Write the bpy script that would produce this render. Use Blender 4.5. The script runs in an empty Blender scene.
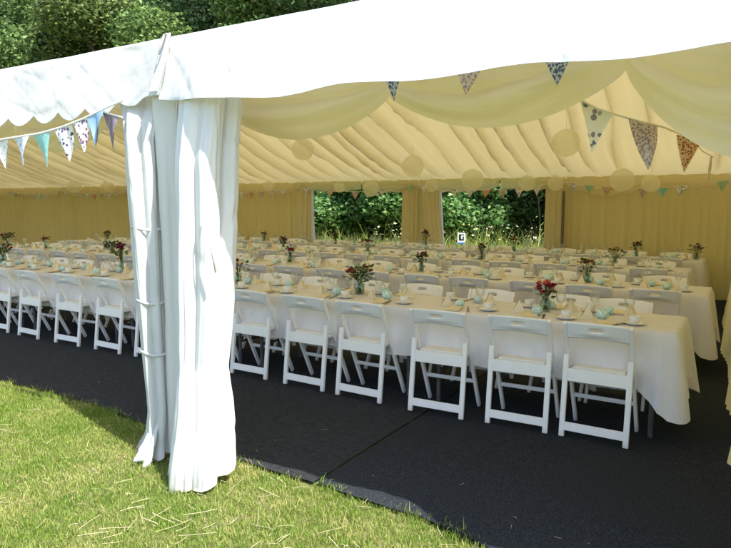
import bpy, bmesh, math, random
import numpy as np
from mathutils import Vector, Matrix, noise, Euler
PI = math.pi
rnd = random.Random(7)
S = bpy.context.scene
C = S.collection

# ------------------------------------------------------------------ materials
def _n(nt, t, **k):
    n = nt.nodes.new(t)
    for a, v in k.items(): setattr(n, a, v)
    return n

def mat(name, c1, c2=None, scale=5.0, rough=0.6, bump=0.0, bscale=60.0, transl=0.0, tcol=None,
        spec=0.3, island=False, iw=0.5, metal=0.0, detail=4.0, stretch=None, bdist=0.01, c3=None, transp=0.0):
    m = bpy.data.materials.new(name); m.use_nodes = True
    nt = m.node_tree; nt.nodes.clear(); L = nt.links
    out = _n(nt, 'ShaderNodeOutputMaterial')
    b = _n(nt, 'ShaderNodeBsdfPrincipled')
    b.inputs['Roughness'].default_value = rough
    b.inputs['Specular IOR Level'].default_value = spec
    b.inputs['Metallic'].default_value = metal
    co = _n(nt, 'ShaderNodeTexCoord'); vec = co.outputs['Object']
    if stretch:
        mp = _n(nt, 'ShaderNodeMapping'); mp.inputs['Scale'].default_value = stretch
        L.new(vec, mp.inputs['Vector']); vec = mp.outputs['Vector']
    c2 = c2 or tuple(x*0.85 for x in c1)
    no = _n(nt, 'ShaderNodeTexNoise'); no.inputs['Scale'].default_value = scale; no.inputs['Detail'].default_value = detail
    L.new(vec, no.inputs['Vector'])
    rp = _n(nt, 'ShaderNodeValToRGB')
    rp.color_ramp.elements[0].position = 0.32; rp.color_ramp.elements[1].position = 0.68
    rp.color_ramp.elements[0].color = (*c1, 1); rp.color_ramp.elements[1].color = (*c2, 1)
    if c3:
        e = rp.color_ramp.elements.new(0.5); e.color = (*c2, 1); rp.color_ramp.elements[2].color = (*c3, 1)
    if island:
        g = _n(nt, 'ShaderNodeNewGeometry')
        a = _n(nt, 'ShaderNodeMath', operation='MULTIPLY_ADD'); a.inputs[1].default_value = iw
        L.new(g.outputs['Random Per Island'], a.inputs[0])
        h = _n(nt, 'ShaderNodeMath', operation='MULTIPLY'); h.inputs[1].default_value = 1-iw
        L.new(no.outputs['Fac'], h.inputs[0]); L.new(h.outputs[0], a.inputs[2])
        L.new(a.outputs[0], rp.inputs['Fac'])
    else:
        L.new(no.outputs['Fac'], rp.inputs['Fac'])
    L.new(rp.outputs['Color'], b.inputs['Base Color'])
    nrm = None
    if bump:
        n2 = _n(nt, 'ShaderNodeTexNoise'); n2.inputs['Scale'].default_value = bscale; n2.inputs['Detail'].default_value = 3
        L.new(vec, n2.inputs['Vector'])
        bp = _n(nt, 'ShaderNodeBump'); bp.inputs['Strength'].default_value = bump; bp.inputs['Distance'].default_value = bdist
        L.new(n2.outputs['Fac'], bp.inputs['Height']); L.new(bp.outputs['Normal'], b.inputs['Normal']); nrm = bp.outputs['Normal']
    sh = b.outputs[0]
    if transl:
        t = _n(nt, 'ShaderNodeBsdfTranslucent')
        if tcol: t.inputs['Color'].default_value = (*tcol, 1)
        else: L.new(rp.outputs['Color'], t.inputs['Color'])
        if nrm: L.new(nrm, t.inputs['Normal'])
        mx = _n(nt, 'ShaderNodeMixShader'); mx.inputs[0].default_value = transl
        L.new(sh, mx.inputs[1]); L.new(t.outputs[0], mx.inputs[2]); sh = mx.outputs[0]
    if transp:
        t = _n(nt, 'ShaderNodeBsdfTransparent')
        mx = _n(nt, 'ShaderNodeMixShader'); mx.inputs[0].default_value = transp
        L.new(sh, mx.inputs[1]); L.new(t.outputs[0], mx.inputs[2]); sh = mx.outputs[0]
    L.new(sh, out.inputs['Surface'])
    return m

def glass_mat(name, col=(0.975, 0.985, 0.98)):
    m = bpy.data.materials.new(name); m.use_nodes = True
    nt = m.node_tree; nt.nodes.clear(); L = nt.links
    out = _n(nt, 'ShaderNodeOutputMaterial')
    t = _n(nt, 'ShaderNodeBsdfTransparent'); t.inputs[0].default_value = (*col, 1)
    g = _n(nt, 'ShaderNodeBsdfGlossy'); g.inputs['Roughness'].default_value = 0.06
    f = _n(nt, 'ShaderNodeLayerWeight'); f.inputs['Blend'].default_value = .22
    a = _n(nt, 'ShaderNodeMath', operation='ADD'); a.inputs[1].default_value = 0.03
    L.new(f.outputs['Facing'], a.inputs[0])
    mx = _n(nt, 'ShaderNodeMixShader'); L.new(a.outputs[0], mx.inputs[0])
    L.new(t.outputs[0], mx.inputs[1]); L.new(g.outputs[0], mx.inputs[2])
    L.new(mx.outputs[0], out.inputs['Surface'])
    return m

def print_mat(name, base, spots, scale=60, thr=0.35):
    """printed cotton: base colour with small blotches (voronoi cells)"""
    m = bpy.data.materials.new(name); m.use_nodes = True
    nt = m.node_tree; L = nt.links; b = nt.nodes['Principled BSDF']; b.inputs['Roughness'].default_value = 0.85
    co = _n(nt, 'ShaderNodeTexCoord')
    v = _n(nt, 'ShaderNodeTexVoronoi'); v.inputs['Scale'].default_value = scale
    L.new(co.outputs['Object'], v.inputs['Vector'])
    lt = _n(nt, 'ShaderNodeMath', operation='LESS_THAN'); lt.inputs[1].default_value = thr
    L.new(v.outputs['Distance'], lt.inputs[0])
    rp = _n(nt, 'ShaderNodeValToRGB'); rp.color_ramp.interpolation = 'CONSTANT'
    rp.color_ramp.elements[0].color = (*spots[0], 1)
    rp.color_ramp.elements[1].color = (*spots[-1], 1); rp.color_ramp.elements[1].position = 0.6
    if len(spots) > 2:
        e = rp.color_ramp.elements.new(0.35); e.color = (*spots[1], 1)
    sp = _n(nt, 'ShaderNodeSeparateColor'); L.new(v.outputs['Color'], sp.inputs[0]); L.new(sp.outputs[0], rp.inputs['Fac'])
    mx = _n(nt, 'ShaderNodeMix', data_type='RGBA'); L.new(lt.outputs[0], mx.inputs[0])
    mx.inputs[6].default_value = (*base, 1); L.new(rp.outputs['Color'], mx.inputs[7])
    L.new(mx.outputs[2], b.inputs['Base Color'])
    return m

M = {}
M['pvc'] = mat('white_pvc', (.76, .765, .77), (.60, .61, .62), scale=3.4, rough=.42, bump=.25, bscale=14, transl=.30, tcol=(.80, .76, .66), spec=.35, bdist=.02)
M['pvc_grey'] = mat('grey_window_pvc', (.66, .68, .65), (.76, .77, .75), scale=5, rough=.35, bump=.3, bscale=9, transl=.2, stretch=(1, 1, .3))
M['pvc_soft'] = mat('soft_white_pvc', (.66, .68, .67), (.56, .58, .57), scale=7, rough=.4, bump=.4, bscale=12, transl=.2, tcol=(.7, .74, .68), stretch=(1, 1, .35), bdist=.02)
M['pvc_leg'] = mat('white_pvc_curtain', (.75, .75, .74), (.64, .655, .65), scale=3.0, rough=.38, bump=.35, bscale=9, transl=.12, tcol=(.75, .78, .72), spec=.4, bdist=.02, stretch=(1, 1, .35))
M['roof'] = mat('roof_pvc', (.80, .80, .79), (.74, .745, .74), scale=1.2, rough=.45, bump=.2, bscale=6, transl=.31, tcol=(.92, .86, .70))
M['lining'] = mat('ivory_lining', (.79, .72, .47), (.74, .67, .43), scale=3, rough=.8, transl=.52, tcol=(.96, .86, .54), spec=.1, bump=.15, bscale=90)
M['wall_lining'] = mat('ivory_wall_lining', (.82, .71, .36), (.76, .66, .32), scale=2, rough=.8, transl=.36, tcol=(.95, .82, .42), spec=.1, stretch=(6, 6, .3))
M['sheer'] = mat('sheer_swag', (.80, .76, .60), (.76, .72, .55), scale=3, rough=.8, transl=.45, tcol=(.93, .88, .66), spec=.1)
M['cloth'] = mat('white_tablecloth', (.78, .765, .80), (.73, .715, .75), scale=6, rough=.85, bump=.12, bscale=160, spec=.1, transl=.1, tcol=(.8, .78, .76))
M['resin'] = mat('white_resin', (.85, .84, .84), (.80, .79, .79), scale=9, rough=.34, spec=.45, bump=.04, bscale=80)
M['pad'] = mat('cream_seat_pad', (.78, .76, .71), (.73, .71, .66), scale=9, rough=.6)
M['alu'] = mat('aluminium', (.55, .56, .57), (.42, .43, .44), scale=12, rough=.35, metal=.9)
M['dark_steel'] = mat('grey_steel', (.10, .105, .11), (.06, .06, .065), scale=15, rough=.5)
M['board'] = mat('table_board', (.42, .33, .22), (.34, .26, .17), scale=4, rough=.6, stretch=(1, 9, 1))
M['china'] = mat('white_china', (.80, .79, .75), (.76, .75, .71), scale=8, rough=.18, spec=.5)
M['napkin'] = mat('cream_napkin', (.76, .68, .50), (.70, .61, .43), scale=14, rough=.9, spec=.1)
M['steel'] = mat('cutlery_steel', (.35, .33, .30), (.20, .19, .17), scale=30, rough=.22, metal=1)
M['glass'] = glass_mat('clear_glass')
M['green_glass'] = glass_mat('vase_glass', (.72, .82, .74))
M['paper'] = mat('cream_paper', transp=.52, c1=(.93, .91, .78), c2=(.91, .88, .74), scale=4, rough=.8, transl=.75, tcol=(.97, .93, .74), spec=.1, stretch=(1, 1, 12))
M['string'] = mat('cream_tape', (.75, .72, .64), rough=.9)
M['carpet'] = mat('charcoal_carpet', (.010, .012, .016), (.026, .030, .037), c3=(.050, .060, .080), scale=140, rough=.95, bump=.9, bscale=420, spec=.12, bdist=.006, detail=6)
M['carpet2'] = mat('charcoal_carpet_worn', (.020, .023, .029), (.036, .040, .048), c3=(.068, .073, .084), scale=26, rough=.9, bump=.9, bscale=300, spec=.14, bdist=.006, stretch=(1, 9, 1), detail=8)
M['soil'] = mat('grass_soil', (.085, .12, .03), (.14, .16, .05), c3=(.22, .20, .10), scale=9, rough=1, bump=.8, bscale=120, spec=.05, detail=8)
M['grass'] = mat('grass_blades', (.115, .215, .022), (.20, .29, .042), c3=(.44, .41, .16), scale=2.6, rough=.6, transl=.35, spec=.2, island=True, iw=.40)
M['straw'] = mat('dry_straw', (.42, .37, .20), (.55, .49, .31), scale=40, rough=.7, island=True)
M['bark'] = mat('bark', (.10, .085, .065), (.17, .15, .12), scale=9, rough=.95, bump=.6, bscale=30, stretch=(1, 1, .3))
M['leaf_a'] = mat('leaf_mid_green', (.055, .11, .028), (.12, .20, .05), c3=(.21, .30, .09), scale=1.1, rough=.5, transl=.3, island=True, spec=.3)
M['leaf_b'] = mat('leaf_dark_green', (.040, .085, .028), (.080, .15, .045), c3=(.14, .21, .07), scale=1.0, rough=.5, transl=.25, island=True, spec=.35)
M['leaf_c'] = mat('leaf_olive', (.045, .085, .022), (.095, .145, .034), c3=(.18, .23, .06), scale=1.4, rough=.5, transl=.35, island=True, spec=.3)
M['hedge'] = mat('hedge_leaf', (.045, .12, .028), (.095, .21, .045), c3=(.20, .32, .09), scale=2.0, rough=.45, transl=.3, island=True, spec=.35)
M['meadow'] = mat('meadow_stems', (.14, .24, .04), (.28, .36, .07), c3=(.48, .48, .16), scale=1.2, rough=.6, transl=.4, island=True)
M['mead_fl'] = mat('meadow_heads', (.42, .44, .14), (.52, .50, .24), c3=(.48, .40, .40), scale=1.2, rough=.7, island=True)
M['stem'] = mat('flower_stem', (.04, .09, .02), (.09, .13, .03), scale=20, rough=.6, transl=.2, island=True)
M['fill'] = mat('gypsophila', (.55, .58, .42), (.30, .36, .16), scale=30, rough=.8, island=True)
for k, a, b in [('crimson', (.32, .008, .03), (.52, .03, .09)), ('burgundy', (.17, .012, .045), (.36, .05, .11)), ('purple', (.09, .018, .09), (.22, .06, .20)),
                ('mauve', (.28, .16, .30), (.42, .28, .40)), ('coral', (.60, .10, .07), (.72, .22, .16)), ('yellow', (.55, .40, .05), (.62, .50, .12)), ('brown', (.16, .06, .03), (.28, .12, .05))]:
    M[k] = mat('bloom_' + k, a, b, scale=50, rough=.7, transl=.2, island=True)

def add_dirt(m, zmax, col, amt):
    nt = m.node_tree; L = nt.links
    b = [n for n in nt.nodes if n.type == 'BSDF_PRINCIPLED'][0]
    src = b.inputs['Base Color'].links[0].from_socket
    g = _n(nt, 'ShaderNodeNewGeometry'); sx = _n(nt, 'ShaderNodeSeparateXYZ'); L.new(g.outputs['Position'], sx.inputs[0])
    no = _n(nt, 'ShaderNodeTexNoise'); no.inputs['Scale'].default_value = 22; no.inputs['Detail'].default_value = 6; L.new(g.outputs['Position'], no.inputs['Vector'])
    mr = _n(nt, 'ShaderNodeMapRange'); mr.inputs[1].default_value = 0; mr.inputs[2].default_value = zmax; mr.inputs[3].default_value = 1; mr.inputs[4].default_value = 0
    L.new(sx.outputs[2], mr.inputs[0])
    mu = _n(nt, 'ShaderNodeMath', operation='MULTIPLY'); L.new(mr.outputs[0], mu.inputs[0]); L.new(no.outputs['Fac'], mu.inputs[1])
    m2 = _n(nt, 'ShaderNodeMath', operation='MULTIPLY', use_clamp=True); L.new(mu.outputs[0], m2.inputs[0]); m2.inputs[1].default_value = amt
    mx = _n(nt, 'ShaderNodeMix', data_type='RGBA'); L.new(m2.outputs[0], mx.inputs[0]); L.new(src, mx.inputs[6]); mx.inputs[7].default_value = (*col, 1)
    L.new(mx.outputs[2], b.inputs['Base Color'])
add_dirt(M['pvc_leg'], .16, (.22, .21, .10), 1.3)
add_dirt(M['resin'], .07, (.30, .28, .24), 1.0)
# teal mosaic favour ball
def teal_mat():
    m = print_mat('teal_mosaic', (.66, .78, .76), [(.28, .54, .56), (.42, .66, .66), (.22, .46, .50)], scale=85, thr=.52)
    m.node_tree.nodes['Principled BSDF'].inputs['Roughness'].default_value = .35
    return m
M['teal'] = teal_mat()
PEN = [
 ('pale grey floral', print_mat('print_grey_floral', (.70, .70, .68), [(.30, .32, .38), (.50, .45, .45), (.42, .46, .50)], 45)),
 ('lilac blue floral', print_mat('print_lilac', (.62, .66, .76), [(.30, .32, .52), (.78, .76, .80), (.42, .46, .66)], 45)),
 ('turquoise', print_mat('print_turq', (.28, .56, .54), [(.66, .78, .74), (.20, .44, .44), (.5, .7, .68)], 30, .25)),
 ('white with navy flowers', print_mat('print_navy', (.76, .76, .75), [(.06, .06, .18), (.20, .10, .25), (.08, .10, .22)], 36, .38)),
 ('white with brown and red flowers', print_mat('print_brown', (.72, .70, .68), [(.28, .10, .12), (.20, .16, .20), (.12, .10, .22)], 42, .42)),
 ('plain sky blue', mat('cotton_blue', (.30, .46, .66), (.27, .42, .62), rough=.85)),
 ('dusty grey mauve', print_mat('print_mauve', (.24, .20, .24), [(.36, .32, .36), (.18, .14, .18), (.30, .26, .3)], 70, .3)),
 ('cream with large blue grey blooms', print_mat('print_bloom', (.74, .72, .62), [(.16, .17, .24), (.30, .30, .36), (.24, .20, .26)], 24, .36)),
 ('dense pink and grey sprig', print_mat('print_sprig', (.52, .44, .40), [(.26, .18, .22), (.62, .52, .50), (.34, .24, .26)], 85, .5)),
 ('red sprig on cream', print_mat('print_redsprig', (.66, .50, .36), [(.36, .08, .06), (.50, .16, .10), (.28, .12, .08)], 70, .45)),
 ('navy speckled', print_mat('print_navyspeck', (.42, .46, .52), [(.05, .07, .14), (.12, .15, .24), (.08, .1, .2)], 80, .5)),
 ('pale pink', mat('cotton_pink', (.66, .34, .24), (.58, .28, .20), rough=.85)),
 ('pale green', mat('cotton_green', (.34, .50, .32), (.30, .44, .28), rough=.85)),
]

# ------------------------------------------------------------------ mesh helpers
def np_obj(name, V, F, m, parent=None, smooth=False):
    V = np.asarray(V, np.float32); F = np.asarray(F, np.int32)
    me = bpy.data.meshes.new(name)
    n, k = F.shape
    me.vertices.add(len(V)); me.vertices.foreach_set('co', V.ravel())
    me.loops.add(n*k); me.loops.foreach_set('vertex_index', F.ravel())
    me.polygons.add(n); me.polygons.foreach_set('loop_start', np.arange(0, n*k, k, dtype=np.int32))
    try: me.polygons.foreach_set('loop_total', np.full(n, k, np.int32))
    except Exception: pass
    if smooth: me.polygons.foreach_set('use_smooth', np.ones(n, bool))
    me.update(calc_edges=True); me.validate()
    if m: me.materials.append(m)
    o = bpy.data.objects.new(name, me); C.objects.link(o); o.parent = parent
    return o

class MB:
    def __init__(s): s.v = []; s.f = []
    def add(s, v, f):
        b = len(s.v); s.v += [tuple(p) for p in v]; s.f += [tuple(i+b for i in q) for q in f]
    def box(s, c, d, rot=None):
        x, y, z = (q/2 for q in d)
        P = [Vector((sx*x, sy*y, sz*z)) for sz in (-1, 1) for sy in (-1, 1) for sx in (-1, 1)]
        if rot: P = [rot @ p for p in P]
        s.add([p+Vector(c) for p in P], [(0, 2, 3, 1), (4, 5, 7, 6), (0, 1, 5, 4), (2, 6, 7, 3), (0, 4, 6, 2), (1, 3, 7, 5)])
    def tube(s, pts, r, n=8, cap=True, flat=1.0):
        pts = [Vector(p) for p in pts]
        rs = r if isinstance(r, (list, tuple)) else [r]*len(pts)
        R = []
        up = Vector((0, 0, 1))
        for i, p in enumerate(pts):
            d = (pts[min(i+1, len(pts)-1)]-pts[max(i-1, 0)]).normalized()
            u = d.cross(up)
            if u.length < .05: u = d.cross(Vector((0, 1, 0)))
            u.normalize(); w = u.cross(d).normalized()
            R.append([p+(u*math.cos(2*PI*k/n)+w*math.sin(2*PI*k/n)*flat)*rs[i] for k in range(n)])
        v = [q for ring in R for q in ring]; f = []
        for i in range(len(pts)-1):
            for k in range(n):
                f.append((i*n+k, i*n+(k+1) % n, (i+1)*n+(k+1) % n, (i+1)*n+k))
        if cap:
            f.append(tuple(range(n))[::-1]); f.append(tuple((len(pts)-1)*n+k for k in range(n)))
        s.add(v, f)
    def lathe(s, prof, n=16, c=(0, 0, 0), close=False):
        v = []; f = []
        for r, z in prof:
            for k in range(n):
                a = 2*PI*k/n; v.append((c[0]+r*math.cos(a), c[1]+r*math.sin(a), c[2]+z))
        for i in range(len(prof)-1):
            for k in range(n):
                f.append((i*n+k, i*n+(k+1) % n, (i+1)*n+(k+1) % n, (i+1)*n+k))
        s.add(v, f)
    def ico(s, c, r, sub=2, sc=(1, 1, 1), jit=0, seed=0):
        bm = bmesh.new(); bmesh.ops.create_icosphere(bm, subdivisions=sub, radius=1)
        v = []
        for q in bm.verts:
            p = q.co.copy(); k = r*(1+jit*noise.noise(p*2.5+Vector((seed, 0, 0))))
            v.append((c[0]+p.x*k*sc[0], c[1]+p.y*k*sc[1], c[2]+p.z*k*sc[2]))
        f = [tuple(x.index for x in q.verts) for q in bm.faces]; bm.free(); s.add(v, f)
    def build(s, name, m, parent=None, smooth=False, bevel=0.0):
        me = bpy.data.meshes.new(name); me.from_pydata(s.v, [], s.f)
        bm = bmesh.new(); bm.from_mesh(me)
        bmesh.ops.recalc_face_normals(bm, faces=bm.faces)
        if bevel: bmesh.ops.bevel(bm, geom=list(bm.edges), offset=bevel, segments=2, affect='EDGES', profile=.6)
        bm.to_mesh(me); bm.free()
        if smooth: me.polygons.foreach_set('use_smooth', [True]*len(me.polygons))
        me.materials.append(m)
        o = bpy.data.objects.new(name, me); C.objects.link(o); o.parent = parent
        return o

def grid(nx, ny, fn, name, m, parent=None, smooth=True, skip=None, thick=0, closed=False):
    """fn(i/(nx-1), j/(ny-1)) -> point"""
    V = [fn(i/(nx-1), j/(ny-1)) for j in range(ny) for i in range(nx)]
    F = [(j*nx+i, j*nx+i+1, (j+1)*nx+i+1, (j+1)*nx+i) for j in range(ny-1) for i in range(nx-1) if not (skip and skip(i, j))]
    if not thick:
        return np_obj(name, V, F, m, parent, smooth)
    b = MB(); b.add(V, F); me = bpy.data.meshes.new(name); me.from_pydata(b.v, [], b.f)
    bm = bmesh.new(); bm.from_mesh(me)
    bmesh.ops.recalc_face_normals(bm, faces=bm.faces)
    bmesh.ops.solidify(bm, geom=list(bm.faces), thickness=thick)
    loose = [v for v in bm.verts if not v.link_faces]
    bmesh.ops.delete(bm, geom=loose, context='VERTS')
    bm.to_mesh(me); bm.free()
    if smooth:
        me.polygons.foreach_set('use_smooth', [True]*len(me.polygons))
    me.materials.append(m)
    o = bpy.data.objects.new(name, me); C.objects.link(o); o.parent = parent
    return o

def tag(o, label=None, cat=None, group=None, kind=None):
    for k, v in (('label', label), ('category', cat), ('group', group), ('kind', kind)):
        if v: o[k] = v
    return o
def thing(name, loc, rz=0, label=None, cat=None, group=None):
    o = bpy.data.objects.new(name, None); C.objects.link(o); o.location = loc; o.rotation_euler = (0, 0, rz)
    o.empty_display_size = .1
    return tag(o, label, cat, group)
def dup(root, loc, rz, label, scale=None):
    r = root.copy(); C.objects.link(r); r.location = loc; r.rotation_euler = (0, 0, rz)
    r['label'] = label
    if scale: r.scale = scale if isinstance(scale, tuple) else (scale,)*3
    for ch in list(root.children):
        c = ch.copy(); C.objects.link(c); c.parent = r
        for g in list(ch.children):
            d = g.copy(); C.objects.link(d); d.parent = c
    return r
def nz(x, y=0, z=0): return noise.noise(Vector((x, y, z)))
def lerp(a, b, t): return a+(b-a)*t
def interp(x, pts):
    if x <= pts[0][0]: return pts[0][1]
    for (a, b), (c, d) in zip(pts, pts[1:]):
        if x <= c: return b+(d-b)*(x-a)/(c-a)
    return pts[-1][1]
def sstep(a, b, x):
    t = max(0, min(1, (x-a)/(b-a))); return t*t*(3-2*t)
ORD = ['first', 'second', 'third', 'fourth', 'fifth', 'sixth', 'seventh', 'eighth', 'ninth', 'tenth', 'eleventh', 'twelfth', 'thirteenth', 'fourteenth',
       'fifteenth', 'sixteenth', 'seventeenth', 'eighteenth', 'nineteenth', 'twentieth', 'twenty-first', 'twenty-second']
ROW = ['front', 'second', 'third', 'rearmost']

# ------------------------------------------------------------------ ground, carpet, grass
def ground_h(x, y): return 0.0
v = [(-400, -300, -.012), (400, -300, -.012), (400, 500, -.012), (-400, 500, -.012)]
g = np_obj('ground', v, [(0, 1, 2, 3)], M['soil']); tag(g, kind='structure')

def carpet(name, x0, x1, fy0, y1, m, z):
    nx = int((x1-x0)/.04)+1
    def fn(u, w):
        x = lerp(x0, x1, u)
        a = fy0(x); y = lerp(a, y1, w**2.2)
        zz = z+.006*nz(x*1.3, y*1.3)*(1 if w > 0 else 0)+(0.012*max(0, nz(x*2.1, 3.3)) if w < .15 else 0)
        return (x, y, zz)
    o = grid(nx, 26, fn, name, m); tag(o, kind='structure'); return o
def edge_left(x): return 3.02+.03*nz(x*1.7)+.012*nz(x*9)+interp(x, [(-4.3, .02), (-3.5, -.09), (-2.75, -.20), (-2.0, -.25)])
def edge_right(x): return interp(x, [(-2, 2.795), (-1.77, 2.75), (-1.3, 2.735), (-1.0, 2.67), (-.5, 2.46), (0, 2.38), (3, 2.4)])+.02*nz(x*2.3, 5)+.01*nz(x*11, 2)
carpet('carpet_left', -24, -2.012, edge_left, 12.35, M['carpet2'], .012)
carpet('carpet_right', -1.99, 3.08, edge_right, 12.35, M['carpet'], .016)

def blades(name, n, box, hmean, m, w=.004, clear=None, seed=1, lean=.6, tilt=.4, zbase=0.0, parent=None, weights=None):
    r = np.random.RandomState(seed)
    x = r.uniform(box[0], box[1], n); y = r.uniform(box[2], box[3], n)
    if clear is not None:
        k = clear(x, y, r); x = x[k]; y = y[k]; n = len(x)
    h = hmean*np.exp(r.normal(0, .35, n)); a = r.uniform(0, 2*PI, n); d = r.uniform(0, 2*PI, n)
    wv = np.stack([np.cos(a), np.sin(a), 0*a], 1)*(w*r.uniform(.6, 1.4, n))[:, None]
    ln = np.stack([np.cos(d), np.sin(d), 0*d], 1)*(h*r.uniform(.1, 1, n)*lean)[:, None]
    b = np.stack([x, y, np.full(n, zbase)-.004], 1)
    up = np.zeros((n, 3)); up[:, 2] = h
    mid = b+up*.6+ln*.35; top = b+up*(.95)+ln
    top[:, 2] = zbase+h*r.uniform(.55, 1, n)
    V = np.stack([b-wv, b+wv, mid+wv*.8, mid-wv*.8, top+wv*.12, top-wv*.12], 1).reshape(-1, 3)
    i = np.arange(n)*6
    F = np.concatenate([np.stack([i, i+1, i+2, i+3], 1), np.stack([i+3, i+2, i+4, i+5], 1)])
    return np_obj(name, V, F, m, parent)
def grass_clear(x, y, r):
    edge = np.where(x < -2.0, 2.90+np.interp(x, [-4.3, -3.5, -2.75, -2.0], [.14, .03, -.10, -.13]), np.interp(x, [-2, -1.77, -1.3, -1.0, -.5, 0], [2.81, 2.77, 2.75, 2.69, 2.48, 2.4]))
    jit = .03*np.sin(x*7)+.03*np.sin(x*17+1)+r.normal(0, .022, len(x))
    dens = np.sin(x*2.1+1)*np.sin(y*3.1+x)+np.sin(x*5.3+y*4)*.5
    return (y < edge+jit) & (r.uniform(0, 1, len(x)) < .8+.2*dens)
gr = blades('grass', 270000, (-7.2, -.1, 1.25, 3.15), .020, M['grass'], w=.0017, clear=grass_clear, seed=3, lean=1.0)
tag(gr, 'short sunlit lawn grass in front of the marquee', 'grass', kind='stuff')
def edge_clear(x, y, r):
    e = np.where(x < -2.0, 2.90+np.interp(x, [-4.3, -3.5, -2.75, -2.0], [.14, .03, -.10, -.13]), np.interp(x, [-2, -1.77, -1.3, -1.0, -.5, 0], [2.81, 2.77, 2.75, 2.69, 2.48, 2.4]))
    return (np.abs(y-e+.03) < .06) & (np.sin(x*9)+np.sin(x*23+1)+r.normal(0, .6, len(x)) > .5)
ge = blades('grass_tufts', 30000, (-7.2, -.1, 2.3, 3.2), .038, M['grass'], w=.0019, clear=edge_clear, seed=13, lean=.9)
tag(ge, 'longer grass tufts along the edge of the matting', 'grass', kind='stuff')
gr2 = blades('grass', 60000, (-12, 3.0, -2.2, 3.15), .034, M['grass'], w=.004, clear=lambda x, y, r: grass_clear(x, y, r) & ~((x > -7.2) & (x < -.1) & (y > 1.25)), seed=4, lean=1.0)
tag(gr2, 'lawn grass further out around the camera side of the marquee', 'grass', kind='stuff')
# dead straw litter
r = np.random.RandomState(5); V = []; F = []
def straw(x, y, a, L, rr):
    b = len(V); n = 5; bend = r.uniform(-.07, .07)
    for k in range(n):
        t = k/(n-1)-.5
        px = x+math.cos(a)*L*t-math.sin(a)*bend*L*t*t; py = y+math.sin(a)*L*t+math.cos(a)*bend*L*t*t
        pz = .031+.004*math.sin(k*.8+x*7)
        for q in range(3):
            an = q*2*PI/3
            V.append((px-math.sin(a)*rr*math.cos(an), py+math.cos(a)*rr*math.cos(an), pz+rr*math.sin(an)))
    for k in range(n-1):
        for q in range(3):
            F.append((b+k*3+q, b+k*3+(q+1) % 3, b+(k+1)*3+(q+1) % 3, b+(k+1)*3+q))
for k in range(38):
    straw(r.normal(-2.3, .40), r.normal(2.08, .20), r.uniform(0, PI), r.uniform(.05, .19), .0017)
for k in range(200):
    straw(r.uniform(-6, -.8), r.uniform(1.4, 2.75), r.uniform(0, PI), r.uniform(.02, .09), .0014)
for k in range(30):
    x_ = r.uniform(-5.5, -.2); straw(x_, 2.75+abs(r.normal(0, .35)), r.uniform(0, PI), r.uniform(.01, .05), .0012)
o = np_obj('straw_litter', V, F, M['straw']); tag(o, 'loose dry straw stalks scattered on the lawn by the curtain', 'straw', kind='stuff')

# ------------------------------------------------------------------ marquee
YF, YB, RIDGE = 2.62, 12.3, 7.4
FX = [-2.88-3.0*k for k in range(8)]; XL = FX[-1]
tent = thing('marquee', (0, 0, 0), 0, 'long white frame marquee with scalloped eaves and ivory gathered lining', 'marquee')
def roof_z(y, x=0):
    base = 2.515+(4.10-2.515)*(1-abs(y-RIDGE)/(RIDGE-YF))
    return base
def roof(u, w):
    x = lerp(XL-.02, 3.14, u); y = lerp(YF, YB-.02, w)
    ph = ((x+2.88) % 3.0)/3.0
    sag = .05*math.sin(PI*ph)*math.sin(PI*min(1, abs(w-.5)*2))
    return (x, y, roof_z(y)-sag+.006*nz(x*3, y*3))
grid(230, 61, roof, 'roof', M['roof'], tent)
# front valance, one panel per bay
def valance(xa, xb, right, idx):
    L = xb-xa; nx = int(L/.013)+1; ny = 34
    def fn(u, w):
        x = lerp(xa, xb, u)
        if right:
            s = math.sin((x+.16)*2*PI/.78); zb = 2.086+.012*s+.075*sstep(-2.2, -2.88, x)-.05*sstep(.12, .5, x); yb = 2.375+.05*nz(x*1.1, 4)+.12*sstep(-2.35, -2.88, x)-.15*sstep(.12, .45, x)
        else:
            s = abs(math.sin((x+4.13)*PI/.285)); zb = 2.165-.065*s**.8+.05*sstep(-3.5, -3.1, x); yb = 2.545+.015*nz(x*2)
            if x > -3.12: zb = lerp(zb, 2.195, sstep(-3.12, -3.0, x))
        zt = 2.525 + .006*nz(x*2.5, 9)
        # rounded shoulder then fall
        z = lerp(zt, zb, w); q = (zt-z)/(zt-(2.086 if right else 2.12)); y = YF+(yb-YF)*q**(1.0 if right else .8)
        amp = (.012 if right else .013)*math.sin(PI*min(1, w*1.1)*.5+.2)
        wr = (nz(x*2.2+idx, z*2.2, 1.5)*amp*1.6+nz(x*5+w*3, z*3-x*1.5, 7.7)*amp*.3)*sstep(0, .12, w)
        # diagonal creases
        for (sx_, sz_, tx, sd_, am) in ((2.0, 3.0, -1.0, 3.1, -.007), (2.4, -4.2, 1.2, 8.1, .006), (4.5, 6.0, .5, 5.5, -.0035)):
            cr = nz(x*sx_+z*sz_, z*1.6+x*tx, sd_); wr += am*math.exp(-(cr/.11)**2)*(.55 if not right else 1.0)*sstep(.0, .12, w)
        edge = 1 if w > .02 else 0
        return (x, y-wr*edge*1.2, z)
    o = grid(nx, ny, fn, 'valance', M['pvc'], tent)
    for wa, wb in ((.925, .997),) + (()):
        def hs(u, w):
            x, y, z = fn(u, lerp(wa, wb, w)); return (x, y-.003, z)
        h_ = grid(nx, 4, hs, 'hem_band', M['pvc_soft'], o)  # hem strip; its greyer pvc also paints in the shadow line along the edge
    return o
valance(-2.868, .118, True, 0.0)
valance(.122, 3.14, True, 6.0)  # unseen bay added on the right, hung lower and further out to shade the matting
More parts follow.
